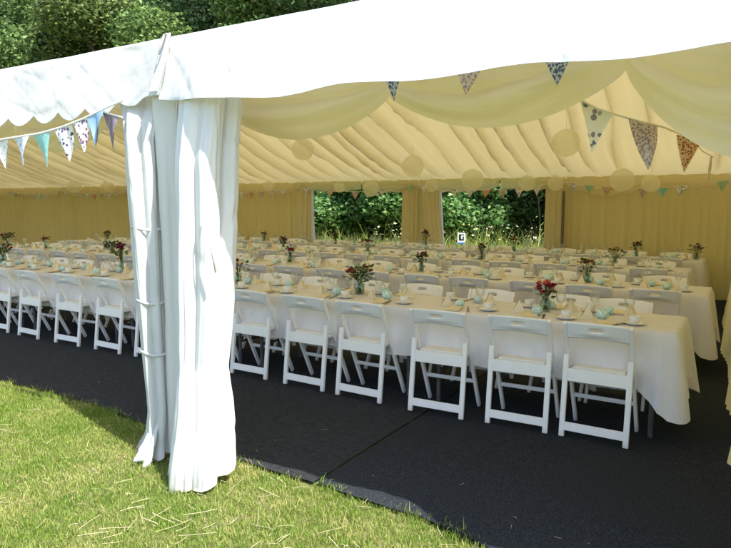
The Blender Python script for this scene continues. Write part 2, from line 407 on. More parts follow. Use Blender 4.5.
valance(-5.875, -2.872, False, 3.0)
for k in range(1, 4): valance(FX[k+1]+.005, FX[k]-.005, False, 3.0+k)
# keder joins: cover strips with lacing tail at the frame
for k, fx in enumerate(FX[:4]):
    mb = MB()
    pts = [(fx-.02, YF-.004, 2.545), (fx-.01, YF-.03, 2.50), (fx, YF-.075, 2.36), (fx+.005, YF-.14, 2.20)]
    for (x, y, z), (x2, y2, z2) in zip(pts, pts[1:]):
        mb.add([(x-.03, y, z), (x+.03, y-.006, z), (x2+.035, y2-.006, z2), (x2-.035, y2, z2), (x-.03, y+.01, z), (x+.03, y+.004, z), (x2+.035, y2+.004, z2), (x2-.035, y2+.01, z2)],
               [(0, 1, 2, 3), (4, 7, 6, 5), (0, 4, 5, 1), (1, 5, 6, 2), (3, 2, 6, 7), (0, 3, 7, 4)])
    mb.build('join_flap', M['pvc'], tent)
    mb = MB(); mb.tube([(fx+.036, YF-.06, 2.52), (fx+.045, YF-.09, 2.46), (fx+.04, YF-.12, 2.40)], .005, 6)
    mb.build('lacing_cord', M['dark_steel'], tent)
    mb = MB(); mb.lathe([(0, 0), (.014, .002), (.018, .012), (.010, .022), (0, .024)], 10, (fx-.02, YF+.0, 2.525)); mb.build('eave_cap', M['pvc'], tent, True)
# frame: posts, eave beams
for k, fx in enumerate([3.1, .12]+FX):
    for y in (YF+.06, YB-.02):
        mb = MB(); mb.box((fx, y, 1.2), (.06, .10, 2.4)); mb.box((fx, y, .012), (.16, .2, .024)); mb.build('post', M['alu'], tent, bevel=.004)
for y in (YF+.06, YB-.02):
    mb = MB(); mb.box(((XL+3.12)/2, y, 2.43), (abs(XL)+3.12, .055, .09)); mb.build('eave_beam', M['alu'], tent)
for fx in FX:
    for sgn in (-1, 1):
        mb = MB(); mb.tube([(fx, RIDGE+sgn*4.7, 2.47), (fx, RIDGE, 4.02)], .035, 6); mb.build('rafter', M['alu'], tent)
# ceiling lining with gathered folds along the slope
def lining_z(y):
    if y < RIDGE: return lerp(2.42, 3.92, (y-2.85)/(RIDGE-2.85))
    return lerp(3.92, 2.10, (y-RIDGE)/(12.05-RIDGE))
def fold(x, s):
    a = nz(x*1.7, s*.35)*1.0+nz(x*4.2+9, s*.5)*.7
    c = 1-abs(math.sin(PI*(x*2.3+.8*nz(x*.6, s*.3))))      # sharp valleys
    return a*.08+(c**3)*.17+.02*math.sin(x*23+3*nz(x*1.1, s*.6))
def lin_half(y0, y1, nm):
    def fn(u, w):
        x = lerp(XL+.05, .12, u); y = lerp(y0, y1, w)
        e = min(1, 5*min(w, 1-w)+.06)
        return (x, y, lining_z(y)-fold(x, y)*e-.10*math.sin(PI*w))
    grid(900, 16, fn, nm, M['lining'], tent)
lin_half(RIDGE, 12.05, 'ceiling_lining'); lin_half(2.85, RIDGE, 'ceiling_lining')
# wall lining (pleated) with two openings at the back
def wall_piece(xa, xb, y, z0, z1, nm='wall_lining', m=None, step=.022, amp=.016):
    nx = max(4, int((xb-xa)/step))
    def fn(u, w):
        x = lerp(xa, xb, u); z = lerp(z0, z1, w)
        p = math.sin(x*2*PI/.13+1.6*nz(x*1.7, z*.2))*amp+math.sin(x*2*PI/.31+2*nz(x, 3+z*.1))*amp*.9+nz(x*1.1, z*.7)*.03*(1-w)
        return (x, y+p, z)
    return grid(nx, 8, fn, nm, m or M['wall_lining'], tent)
wall_piece(XL+.02, -9.1, 12.14, 0.015, 2.12)
wall_piece(-3.2, .1, 12.14, 0.015, 2.12)
wall_piece(-6.25, -5.5, 12.16, 0.015, 2.12)
# outer side wall sheets behind the lining
for xa, xb in ((XL, -9.15), (-3.15, 3.1)):
    o = grid(int((xb-xa)/.1)+2, 6, lambda u, w: (lerp(xa, xb, u), 12.33+.01*nz(u*40, w*3), lerp(.01, 2.48, w)), 'side_wall', M['pvc_leg'], tent)
# gable ends
for gx, sx, nm in ((3.12, -1, 'gable_wall'), (XL-.03, 1, 'gable_wall')):
    grid(60, 12, lambda u, w: (gx+.01*nz(u*20, w*4), lerp(YF+.02, YB, u), lerp(.01, roof_z(lerp(YF+.02, YB, u))-.02, w)), nm, M['pvc_leg'], tent)
def gl(u, w):
    y = lerp(2.72, 12.1, u); z = lerp(.016, lining_z(y)-.03, w)
    bulge = -(.05*sstep(3.9, 4.3, y)+.13*sstep(4.3, 9, y))*(1-w)**2*(1+.4*nz(y*1.5))-.08*sstep(4, 10, y)
    ex = -.06*math.exp(-((y-4.35)/.14)**2)*(1-w)**5-.05*math.exp(-((y-5.6)/.3)**2)*(1-w)**2
    return (.10+bulge+ex+.014*math.sin(y*2*PI/.15+2*nz(y*2, z*.3))+.02*nz(y*1.3, z), y, z)
grid(420, 12, gl, 'gable_lining', M['wall_lining'], tent)
grid(300, 8, lambda u, w: (XL+.05+.016*math.sin(lerp(2.72, 12.1, u)*48), lerp(2.72, 12.1, u), lerp(.016, lining_z(lerp(2.72, 12.1, u))-.03, w)), 'gable_lining', M['wall_lining'], tent)
# valance swags along the back eave
def back_val(xa, xb, sagv, nm='eave_swag', y=11.98):
    nx = int((xb-xa)/.03)
    def fn(u, w):
        x = lerp(xa, xb, u); arc = math.sin(PI*u)**.8
        top = 2.135; bot = 1.955-sagv*arc+.012*math.sin(x*19)
        z = lerp(top, bot, w)
        p = .03*math.sin(w*16+2*nz(x*2))*arc*w+.02*nz(x*5, w*4)+.012*math.sin(x*42)*(1-arc)
        return (x, y+p-.05*math.sin(PI*w)*arc, z)
    grid(nx, 16, fn, nm, M['lining'], tent)
seg = [(-.05, -1.45, .06), (-1.45, -2.88, .19), (-2.88, -4.15, .07), (-4.15, -5.88, .10), (-5.88, -7.3, .09), (-7.3, -8.88, .06)]
x = -8.88
while x > XL+1.6: seg.append((x, x-1.5, .12)); x -= 1.5
for a, b, s in seg: back_val(b+.01, a-.01, s)
# bunched curtains at the openings
def drape(profile, nf, amp, seed, name, m, parent, nth=160, nz_=60, lift=0):
    """profile: list (z, cx, cy, rx, ry, rot)"""
    zs = [p[0] for p in profile]
    def pr(z, k): return interp(z, [(p[0], p[k]) for p in profile])
    za, zb = profile[0][0], profile[-1][0]
    def fn(u, w):
        z = lerp(za, zb, w); th = u*2*PI
        cx, cy, rx, ry, ro = (pr(z, k) for k in (1, 2, 3, 4, 5))
        ph = th*nf+1.5*nz(math.cos(th)*1.1+seed, math.sin(th)*1.1, z*.55)
        f = 1-abs(math.sin(ph*.5))            # rounded pleats, sharp valleys
        k = 1-amp*f*(1.1+.6*nz(math.cos(th)*2+seed, math.sin(th)*2, z*.9))+.09*nz(math.cos(th)*1.2, math.sin(th)*1.2+seed, z*.9)
        k += .018*nz(math.cos(th)*5, math.sin(th)*5+seed, z*5)
        cz = nz(math.cos(th)*1.6+z*1.2, math.sin(th)*1.6+seed, z*1.6); k -= .035*math.exp(-(cz/.08)**2)
        k += .010*math.sin(th*(nf*4+3)+2*nz(math.cos(th), seed, z*1.3))
        X = rx*k*math.cos(th); Y = ry*k*math.sin(th)
        c, s = math.cos(ro), math.sin(ro)
        zz = z
        if w == 0: zz = z+.018*math.sin(th*3+seed)
        if lift: zz += lift*max(0, math.cos(th+ro-.75))*max(0, 1-w*4)
        return (cx+X*c-Y*s, cy+X*s+Y*c, zz)
    return grid(nth, nz_, fn, name, m, parent)
def tie(z, cx, cy, rx, ry, ro, parent, m, r_=.008):
    mb = MB(); c, s = math.cos(ro), math.sin(ro); pts = []
    for k in range(25):
        t = 2*PI*k/24; X = rx*math.cos(t); Y = ry*math.sin(t); pts.append((cx+X*c-Y*s, cy+X*s+Y*c, z+.01*math.sin(t*2)))
    mb.tube(pts, r_*.45, 6, cap=False, flat=4.0); return mb.build('tie', m, parent, True)
for (xc, rx, lo) in ((-8.93, .26, -.02), (-6.12, .21, .0), (-5.66, .21, .16), (-3.06, .22, .0)):
    c_ = drape([(.02, xc+lo, 12.02, rx*1.05, .10, 0), (.9, xc+lo*.7, 12.02, rx*.95, .09, 0), (1.7, xc, 12.03, rx*.95, .08, 0), (2.08, xc, 12.04, rx, .07, 0)], 9, .35, xc, 'curtain', M['lining'], tent, 120, 24)
drape([(.02, -8.68, 12.06, .11, .05, 0), (2.0, -8.75, 12.06, .09, .05, 0)], 4, .3, 2, 'outer_curtain', M['pvc_leg'], tent, 40, 12)
drape([(.02, -5.34, 12.08, .05, .05, 0), (2.0, -5.47, 12.08, .04, .05, 0)], 4, .3, 5, 'outer_curtain', M['pvc_leg'], tent, 40, 12)
mb = MB(); mb.tube([(-2.90, 11.93, .02), (-2.90, 11.93, 1.86)], .026, 8); mb.build('inner_pole', mat('brown_pole', (.16, .14, .09), (.10, .09, .06), scale=6, rough=.6), tent)
# gathered PVC side curtains at the near leg
big = drape([(-.004, -2.60, 2.50, .225, .20, -.2), (.10, -2.60, 2.51, .21, .195, -.2), (.28, -2.60, 2.53, .20, .18, -.2), (.45, -2.605, 2.545, .19, .165, -.2), (.66, -2.625, 2.565, .16, .15, -.2),
             (1.0, -2.59, 2.56, .18, .16, -.2), (1.42, -2.575, 2.56, .195, .165, -.2), (1.8, -2.57, 2.565, .205, .165, -.2), (2.165, -2.56, 2.60, .215, .15, -.2)],
            6, .26, 3.7, 'side_curtain', M['pvc_leg'], tent, 420, 110, lift=.12)
sm = drape([(.03, -3.06, 2.58, .10, .085, .3), (.10, -3.06, 2.59, .085, .07, .3), (.30, -3.045, 2.60, .078, .07, .3), (.66, -3.065, 2.60, .088, .075, .3), (1.0, -3.085, 2.60, .10, .08, .3),
            (1.44, -3.10, 2.60, .11, .085, .3), (1.7, -3.11, 2.60, .115, .09, .3), (1.95, -3.12, 2.60, .115, .09, .3), (2.08, -3.14, 2.62, .13, .07, .3), (2.15, -3.16, 2.65, .15, .06, .3), (2.215, -3.18, 2.67, .17, .05, .3)],
           5, .38, 8.1, 'side_curtain', M['pvc_soft'], tent, 220, 90)
mid = drape([(.03, -2.93, 2.66, .085, .06, .2), (1.0, -2.93, 2.66, .09, .06, .2), (2.26, -2.95, 2.66, .12, .07, .2)], 4, .3, 1.3, 'side_curtain', M['pvc_grey'], tent, 90, 50)
for z_, a in ((1.43, -3.10), (.985, -3.085), (.674, -3.067)):
    tie(z_, a, 2.60, .100 if z_ > 1.2 else .090, .080, .3, sm, M['pvc'], .006)
# loose tails at the foot of the small bundle
for k, (x0, y0, dx, dy) in enumerate(((-3.08, 2.60, -.12, -.01), (-3.04, 2.58, -.03, -.12))):
    def fn(u, w):
        a = lerp(-.5, .5, u)
        wd = lerp(.03, .075, w); z = lerp(.30, .006, w**.8)
        return (x0+dx*w+a*wd*2+.01*nz(u*3, w*3+k), y0+dy*w+.03*math.sin(u*12+k)*w, z+.015*math.sin(u*6)*w)
    grid(14, 14, fn, 'curtain_tail', M['pvc_soft'], sm, thick=.002)
# hanging lace on the big bundle
mb = MB(); mb.tube([(-2.40, 2.40, 1.55), (-2.385, 2.385, 1.50), (-2.37, 2.385, 1.38), (-2.35, 2.40, 1.22)], .005, 6); mb.build('hanging_tie', M['pvc'], big, True)
# draped corner of the curtain reaching up to the eave on the left
# sheer swags inside the front eave
def swag(xa, xb, dep, ztop, nm='front_swag', y=2.93):
    nx = int((xb-xa)/.02)+2
    def fn(u, w):
        x = lerp(xa, xb, u); arc = (math.sin(PI*(u if xb < -.3 else u*.5)))**.75
        zt = 2.44; zb = ztop-dep*arc
        z = lerp(zt, zb, w)
        q = w+.12*nz(x*1.2, w*1.5, dep)
        p = (.022*math.sin(q*21+u*2)+.014*math.sin(q*37+u*3))*arc*(.3+w)+.02*nz(x*4, w*5)
        ed = .05*max(0, w-.88)/.12*arc
        return (x, y+p-.09*math.sin(PI*w*.8)*arc+ed, z+.012*math.sin(q*21)*arc)
    grid(nx, 26, fn, nm, M['sheer'], tent)
for a, b, d, zt in ((-2.74, -1.62, .20, 2.13), (-1.62, -.476, .21, 2.14), (-.476, .04, .40, 2.15), (-3.84, -2.95, .17, 2.13), (-4.98, -3.86, .18, 2.13), (-6.1, -5.0, .18, 2.13), (-7.2, -6.12, .18, 2.13), (-8.3, -7.22, .18, 2.13), (-9.4, -8.32, .18, 2.13)):
    swag(a, b, d, zt)
# gable closing skirt strip at the lower right (white ground sheet)

# ------------------------------------------------------------------ chairs
def make_chair():
    t = thing('folding_chair', (0, 0, 0), 0, 'white folding chair', 'folding chair', 'white folding chairs along the table rows')
    R = M['resin']
    for s in (-1, 1):
        mb = MB(); a = Vector((s*.205, 0, 0)); b = Vector((s*.205, .062, .555)); d = b-a
        ang = math.atan2(d.y, d.z)
        mb.box((a+b)/2+Vector((0, 0, 0)), (.036, .026, d.length), Euler((-ang, 0, 0)).to_matrix())
        mb.build('rear_leg', R, t, bevel=.006)
        mb = MB(); a = Vector((s*.208, .385, 0)); b = Vector((s*.208, .0, .785)); d = b-a; ang = math.atan2(d.y, d.z)
        mb.box((a+b)/2, (.024, .034, d.length), Euler((-ang, 0, 0)).to_matrix())
        mb.build('front_leg', R, t, bevel=.006)
    # back panel, bowed, with hand slot
    def fn(u, w):
        x = lerp(-.2, .2, u); z = lerp(.675, .79, w); bow = 1-(x/.2)**2
        return (x, .045*(.79-z)/.115-.004-.035*bow+.012, z+.010*bow*(1 if w > .5 else .8)+(.012*bow if w < .3 else 0))
    grid(21, 11, fn, 'backrest', R, t, skip=lambda i, j: 8 <= i <= 11 and 5 <= j <= 6, thick=.014)
    mb = MB(); mb.box((0, .255, .442), (.375, .36, .026)); mb.build('seat', R, t, bevel=.008)
    mb = MB(); mb.box((0, .255, .461), (.335, .32, .018)); mb.build('seat_pad', M['pad'], t, bevel=.007)
    mb = MB(); mb.box((0, .047, .42), (.38, .018, .085), Euler((-.11, 0, 0)).to_matrix()); mb.build('upper_rail', R, t, bevel=.004)
    mb = MB(); mb.box((0, .008, .072), (.38, .018, .058), Euler((-.11, 0, 0)).to_matrix()); mb.build('lower_rail', R, t, bevel=.004)
    mb = MB(); mb.box((0, .278, .22), (.395, .016, .03), Euler((.45, 0, 0)).to_matrix()); mb.build('stretcher', R, t, bevel=.004)
    return t
chair0 = make_chair(); used = [False]
def put_chair(x, y, rz, lab):
    if not used[0]:
        used[0] = True; chair0.location = (x, y, .018); chair0.rotation_euler = (0, 0, rz); chair0['label'] = lab
    else: dup(chair0, (x, y, .018), rz, lab)

# ------------------------------------------------------------------ tableware prototypes
TZ = .760
def single(name, mb, m, cat, group, smooth=True, bevel=0):
    o = mb.build(name, m, None, smooth, bevel); return tag(o, name, cat, group)
mb = MB(); mb.lathe([(0, .004), (.045, .004), (.074, .016), (.076, .018), (.072, .015), (.045, .001), (0, 0)], 24)
saucer0 = single('saucer', mb, M['china'], 'saucer', 'saucers laid along the tables')
cup0 = thing('teacup', (0, 0, 0), 0, 'cup', 'teacup', 'white teacups laid along the tables')
mb = MB(); mb.lathe([(0, .003), (.022, .0), (.024, .006), (.034, .026), (.040, .058), (.0385, .058), (.032, .026), (.02, .010), (0, .009)], 20); mb.build('cup', M['china'], cup0, True)
mb = MB(); mb.tube([(.036, 0, .048), (.055, 0, .050), (.060, 0, .036), (.050, 0, .022), (.032, 0, .020)], .0035, 6); mb.build('handle', M['china'], cup0, True)
glass0 = None
mb = MB(); mb.lathe([(0, 0), (.032, .001), (.030, .004), (.006, .008), (.004, .05), (.006, .085), (.022, .10), (.034, .125), (.036, .15), (.031, .178), (.0295, .178), (.034, .15), (.032, .126), (.02, .103), (0, .092)], 18)
glass0 = single('wine_glass', mb, M['glass'], 'wine glass', 'wine glasses laid along the tables')
mb = MB(); mb.ico((0, 0, .041), .043, 3, (1.05, 1.05, .95), .12, 3)
ball0 = single('favour_ball', mb, M['teal'], 'favour ball', 'teal mosaic favour balls on the tables')
# standing folded napkin
def napk(kind):
    mb = MB()
    if kind == 0:   # pyramid fold
        mb.add([(-.055, -.03, 0), (.055, -.03, 0), (.0, .045, 0), (0, -.005, .10), (-.04, .02, .0), (.04, .02, 0), (-.012, .0, .098), (.012, .0, .098)],
               [(0, 3, 4), (0, 1, 3), (1, 5, 3), (4, 3, 2), (2, 3, 5), (0, 4, 6), (1, 7, 5)])
        return mb
    for k in range(3):
        mb.box((0+.004*k, .003*k, .004+.004*k), (.11-.006*k, .18-.01*k, .0035), Euler((0, 0, .05*k)).to_matrix())
    return mb
nap0 = single('folded_napkin', napk(0), M['napkin'], 'napkin', 'standing cream napkins on the tables', False)
flat0 = single('flat_napkin', napk(1), M['napkin'], 'napkin', 'flat cream napkins on the tables', False)
cut0 = thing('knife', (0, 0, 0), 0, 'knife', 'knife', 'table knives beside the napkins')
mb = MB(); mb.box((0, .055, .006), (.014, .11, .0025)); mb.add([(-.007, .11, .005), (.007, .11, .005), (.003, .135, .005), (-.004, .13, .005), (-.007, .11, .0072), (.007, .11, .0072), (.003, .135, .0072), (-.004, .13, .0072)], [(0, 1, 2, 3), (4, 7, 6, 5), (1, 5, 6, 2), (0, 3, 7, 4), (3, 2, 6, 7)])
mb.build('blade', M['steel'], cut0)
mb = MB(); mb.tube([(0, 0, .007), (0, -.05, .008), (0, -.10, .007)], [.005, .008, .006], 8, flat=.6); mb.build('handle', M['steel'], cut0, True)
protos = dict(saucer=saucer0, cup=cup0, glass=glass0, ball=ball0, nap=nap0, flat=flat0, knife=cut0)
first = {k: True for k in protos}
def put(kind, x, y, z, rz, lab, sc=1):
    p = protos[kind]
    if first[kind]:
        first[kind] = False; p.location = (x, y, z); p.rotation_euler = (0, 0, rz); p['label'] = lab; return p
    return dup(p, (x, y, z), rz, lab, sc)

# ------------------------------------------------------------------ tables
ROWS = [  # x right end, number of 1.83 m tables, centre y
    (-.335, 6, 4.83), (-.26, 7, 6.93), (-.58, 7, 9.08), (-.52, 6, 11.06)]
HW = .37
def make_table():
    t = thing('trestle_table', (0, 0, 0), 0, 'table', 'trestle table', 'folding trestle tables under the cloths')
    mb = MB(); mb.box((0, 0, .728), (1.815, .73, .03)); mb.build('tabletop', M['board'], t, bevel=.006)
    for s in (-1, 1):
        for q in (-1, 1):
            mb = MB(); mb.tube([(s*.78, q*.30, .01), (s*.78, q*.30, .71)], .017, 8); mb.build('leg', M['dark_steel'], t)
        mb = MB(); mb.tube([(s*.78, -.30, .25), (s*.78, .30, .25)], .012, 8); mb.build('brace', M['dark_steel'], t)
    return t
tb0 = make_table(); tfirst = True
NT = ['rightmost', 'second from right', 'third from right', 'fourth from right', 'fifth from right', 'sixth from right', 'seventh from right']
def tablecloth(xr, L, cy, row):
    xa, xb = xr-L-.01, xr+.01; hw = HW+.005; rc = .032
    # perimeter samples
    P = []
    def arc(cx, cyy, a0, a1, n=14):
        for k in range(n): 
            a = lerp(a0, a1, k/(n-1)); P.append((cx+rc*math.cos(a), cyy+rc*math.sin(a), math.cos(a), math.sin(a), math.sin(PI*k/(n-1))))
    def line(x0, y0, x1, y1, nx_, ny_):
        Ln = math.hypot(x1-x0, y1-y0); n = int(Ln/.03)
        for k in range(1, n):
            t = k/n; P.append((lerp(x0, x1, t), lerp(y0, y1, t), nx_, ny_, 0))
    arc(xb-rc, cy-hw+rc, -PI/2, 0); line(xb, cy-hw+rc, xb, cy+hw-rc, 1, 0)
    arc(xb-rc, cy+hw-rc, 0, PI/2); line(xb-rc, cy+hw, xa+rc, cy+hw, 0, 1)
    arc(xa+rc, cy+hw-rc, PI/2, PI); line(xa, cy+hw-rc, xa, cy-hw+rc, -1, 0)
    arc(xa+rc, cy-hw+rc, PI, 1.5*PI); line(xa+rc, cy-hw, xb-rc, cy-hw, 0, -1)
    n = len(P); corners = [(xb, cy-hw), (xb, cy+hw), (xa, cy+hw), (xa, cy-hw)]
    rows = 20; V = []
    inset = .03
    # top ring slightly inside
    for (x, y, nx_, ny_, c) in P: V.append((x-nx_*inset, y-ny_*inset, TZ-.001))
    for j in range(rows):
        w = j/(rows-1)
        for (x, y, nx_, ny_, c) in P:
            d = min(math.hypot(x-a, y-b) for a, b in corners)
            ext = .20*max(0, 1-d/.24)
            long_ = abs(ny_) > .9
            drop = .385+ext+.012*nz(x*2+row, y*2)
            drop = min(drop, .73)
            if row == 0 and x < xb-.5: drop -= .0
            s = x if long_ else y
            amp = .030*w*(1+1.2*math.exp(-(d/.25)**2))
            f = (math.sin(s*2*PI/.27+2.5*nz(s*1.3, row*3.1))+.5*math.sin(s*2*PI/.117+3*nz(s, row)))*amp*.55
            side = .004+.022*w+f*(1 if d > .08 else .3)+.07*w*math.exp(-(d/.12)**2)
            r_ = .012*min(1, w*9)
            z = TZ-.003-drop*w if w > 0 else TZ-.002
            V.append((x+nx_*(side+r_-.006), y+ny_*(side+r_-.006), z))
    F = []
    for j in range(rows):
        for k in range(n):
            F.append((j*n+k, j*n+(k+1) % n, (j+1)*n+(k+1) % n, (j+1)*n+k))
    mb = MB(); mb.v = V; mb.f = F; 
    mb.f.append(tuple(range(n)))
    o = mb.build('tablecloth', M['cloth'], None, True)
    for p in o.data.polygons:
        if len(p.vertices) > 4: p.use_smooth = False
    return o
flw = []
def seat_items(x, ye, s, row, k, side):
    """s=+1: near side (towards +y is the table centre)"""
    j = lambda a: rnd.uniform(-a, a)
    tail = f'at {ORD[k]} seat from right, {side} side of {ROW[row]} row'
    rz = 0 if s > 0 else PI
    P = lambda dx, dy: (x+s*dx, ye+s*dy)
    a, b = P(.20+j(.035), .17+j(.03)); put('saucer', a, b, TZ, 0, 'white saucer '+tail)
    put('cup', a, b, TZ+.005, rnd.uniform(0, 6.28), 'white teacup on saucer '+tail)
    a, b = P(.14+j(.03), .305+j(.015)); put('glass', a, b, TZ, 0, 'clear wine glass '+tail)
    a, b = P(.01+j(.07), .245+j(.05)); rnd.random() < .86 and put('ball', a, b, TZ, rnd.uniform(0, 6), 'teal mosaic ball '+tail, rnd.uniform(.8, 1.02))
    if rnd.random() < .75 or row == 0:
        a, b = P(-.13+j(.03), .24+j(.02)); put('nap', a, b, TZ, rz+j(.5), 'standing cream napkin '+tail)
    if rnd.random() < .35:
        a, b = P(.05+j(.02), .335+j(.01)); put('glass', a, b, TZ, 0, 'second smaller wine glass '+tail, .82)
    a, b = P(-.03+j(.02), .12+j(.01)); put('flat', a, b, TZ, rz+j(.3)+(PI/2 if rnd.random() < .5 else 0)*0, 'flat cream napkin '+tail)
    a, b = P(.075+j(.01), .13+j(.02)); put('knife', a, b, TZ, rz+j(.5), 'dark steel knife '+tail)
row1x = [-.785, -1.305, -1.905, -2.60, -3.17, -3.81, -4.44, -5.10, -5.74, -6.42, -7.16, -7.82, -8.46, -9.08, -9.70, -10.28, -10.85]
row1r = [-.03, .02, .025, -.05, -.05, -.025, -.03, -.03, -.04, .005, -.05, .02, -.02, .03, -.02, .02, 0]
row1y = [.01, .0, -.07, -.02, .03, .07, .03, .01, .0, -.02, -.02, 0, .03, -.02, .0, .02, 0]
for row, (xr, nt_, cy) in enumerate(ROWS):
    L = nt_*1.83
    for k in range(nt_):
        lab = f'folding trestle table under white cloth, {NT[k]} in {ROW[row]} row'
        loc = (xr-.915-1.83*k, cy, .010)
        if tfirst: tb0.location = loc; tb0['label'] = lab; tfirst = False
        else: dup(tb0, loc, 0, lab)
    o = tablecloth(xr, L, cy, row)
    tag(o, f'long white cloth draped over the {ROW[row]} row of tables', 'tablecloth', 'white tablecloths')
    nseat = 17 if row == 0 else int(L/.612)
    for k in range(nseat):
        if row == 0: x, rz, dy = row1x[k], row1r[k], row1y[k]
        else: x, rz, dy = xr-.42-.61*k+rnd.uniform(-.06, .06), rnd.uniform(-.11, .11), rnd.uniform(-.05, .07)
        yc = cy-.595+dy*.6
        put_chair(x, yc, rz, f'white folding chair, {ORD[k]} from right on near side of {ROW[row]} table row')
        xf = x+rnd.uniform(-.08, .08); yf = cy+.65+rnd.uniform(-.02, .03)
        if row == 3: yf = cy+.65
        put_chair(xf, yf, PI+rnd.uniform(-.13, .13), f'white folding chair, {ORD[k]} from right on far side of {ROW[row]} table row')
        seat_items(x, cy-HW, 1, row, k, 'near'); seat_items(xf, cy+HW, -1, row, k, 'far')

# ------------------------------------------------------------------ flowers
def bloom(mb, c, r, seed):
    rr = random.Random(seed)
    for ring, (n, ro, ti) in enumerate(((7, 1.0, .35), (6, .7, .8), (4, .4, 1.2))):
        for k in range(n):
            a = 2*PI*k/n+ring*.5+rr.uniform(-.2, .2); t = ti+rr.uniform(-.15, .15)
            d = Vector((math.cos(a)*math.cos(t), math.sin(a)*math.cos(t), math.sin(t)))*r*(1.0 if ring == 0 else .9)
            s = Vector((-math.sin(a), math.cos(a), 0))*r*.42*ro
            c0 = Vector(c)
            mb.add([c0, c0+d*.6-s, c0+d, c0+d*.6+s], [(0, 1, 2, 3)])
def bouquet(colors, h, spread, seed, n=7, filler=True, vh=.11, vr=.04, rb=.028, leaves=26, vmat='green_glass'):
    rr = random.Random(seed)
    t = thing('flower_vase', (0, 0, 0), 0, 'vase', 'vase of flowers', 'flower vases along the tables')
    mb = MB(); mb.lathe([(0, 0), (vr*.8, 0), (vr, .012), (vr, vh*.75), (vr*.72, vh*.9), (vr*.8, vh), (vr*.74, vh), (vr*.66, vh*.9), (vr*.93, vh*.74), (vr*.93, .015), (0, .012)], 16)
    mb.build('vase', M[vmat], t, True)
    st = MB(); groups = {}; heads = []
    for k in range(n):
        a = rr.uniform(0, 6.28); d = spread*math.sqrt(rr.random()); z = h-.5*d+rr.uniform(-.04, .03)
        p = (math.cos(a)*d, math.sin(a)*d, z); heads.append(p)
        st.tube([(math.cos(a+3)*vr*.4, math.sin(a+3)*vr*.4, .015), (math.cos(a)*vr*.4, math.sin(a)*vr*.4, vh), (p[0]*.8, p[1]*.8, z*.8+.02), p], .0025, 4)
        bb = MB(); bloom(bb, p, rb*rr.uniform(.8, 1.25), seed*50+k); bb.build('bloom', M[colors[k % len(colors)]], t)
    st.build('stems', M['stem'], t)
    lf = MB()
    for k in range(leaves):
        a = rr.uniform(0, 6.28); d = spread*1.0*rr.random(); z = rr.uniform(vh, h-.01)
        p = Vector((math.cos(a)*d, math.sin(a)*d, z)); q = Vector((math.cos(a+rr.uniform(-1, 1)), math.sin(a+rr.uniform(-1, 1)), rr.uniform(-.3, .8)))*.055
        s = q.cross(Vector((rr.uniform(-1, 1), rr.uniform(-1, 1), 1))).normalized()*.014
        lf.add([p, p+q*.5+s, p+q, p+q*.5-s], [(0, 1, 2, 3)])
    lf.build('leaves', M['stem'], t)
    if filler:
        fl = MB()
        for k in range(60):
            a = rr.uniform(0, 6.28); d = spread*1.05*math.sqrt(rr.random()); z = rr.uniform(vh, h-.02)
            fl.ico((math.cos(a)*d, math.sin(a)*d, z), rr.uniform(.004, .008), 1)
        tag(fl.build('filler_sprigs', M['fill'], t), kind='stuff')
    return t
V_ = {
 'crimson': bouquet(['crimson', 'crimson', 'coral'], .215, .068, 1, 18, True, .10, .042, .036, 14),
 'mixed': bouquet(['burgundy', 'mauve', 'coral', 'crimson', 'burgundy', 'fill'], .26, .12, 2, 12, True, .12, .045, .034, 120),
 'purple': bouquet(['purple', 'mauve', 'purple'], .23, .09, 3, 10, True, .10, .04, .026, 30),
 'burg': bouquet(['burgundy', 'brown', 'yellow', 'burgundy'], .25, .10, 4, 9, True, .10, .04, .032, 40),
 'tall': bouquet(['burgundy', 'purple', 'burgundy'], .33, .055, 5, 14, False, .16, .028, .032, 20),
 'green': bouquet(['yellow', 'purple', 'fill'], .20, .13, 6, 6, True, .09, .05, .024, 140),
 'red': bouquet(['crimson', 'burgundy'], .22, .05, 8, 10, False, .11, .034, .030, 16),
 'dark': bouquet(['burgundy', 'brown', 'purple'], .24, .07, 9, 10, False, .11, .034, .030, 40),
}
DESC = {'crimson': 'crimson blooms and white sprigs in small glass vase', 'mixed': 'wide mixed bunch topped by one coral bloom', 'purple': 'low purple and mauve flowers in glass vase',
        'burg': 'burgundy and yellow flowers in glass vase', 'tall': 'tall dark burgundy flowers in slim vase', 'green': 'bushy green leafy bunch in squat vase',
        'red': 'tight red bunch in narrow vase', 'dark': 'dark burgundy and brown bunch in vase'}
spots = [(0, 'crimson', -1.29, 4.86), (0, 'mixed', -3.02, 4.93), (0, 'purple', -4.50, 4.92), (0, 'tall', -6.42, 4.98), (0, 'mixed', -8.9, 4.95),
         (1, 'burg', -1.42, 6.99), (1, 'dark', -3.42, 7.05), (1, 'red', -5.55, 7.15), (1, 'green', -9.15, 6.92), (1, 'purple', -7.5, 7.0), (1, 'red', -11.15, 7.0), (1, 'mixed', -12.4, 7.0),
         (2, 'burg', -1.50, 9.12), (2, 'dark', -3.45, 9.22), (2, 'burg', -5.45, 9.15), (2, 'dark', -7.25, 9.15), (2, 'tall', -10.1, 9.1), (2, 'dark', -12.2, 9.12),
         (3, 'purple', -.62, 10.98), (3, 'dark', -1.50, 11.1), (3, 'burg', -3.55, 11.1), (3, 'tall', -5.25, 11.0), (3, 'dark', -7.4, 11.1), (3, 'red', -9.35, 11.1)]
fv = set(); cnt = {}
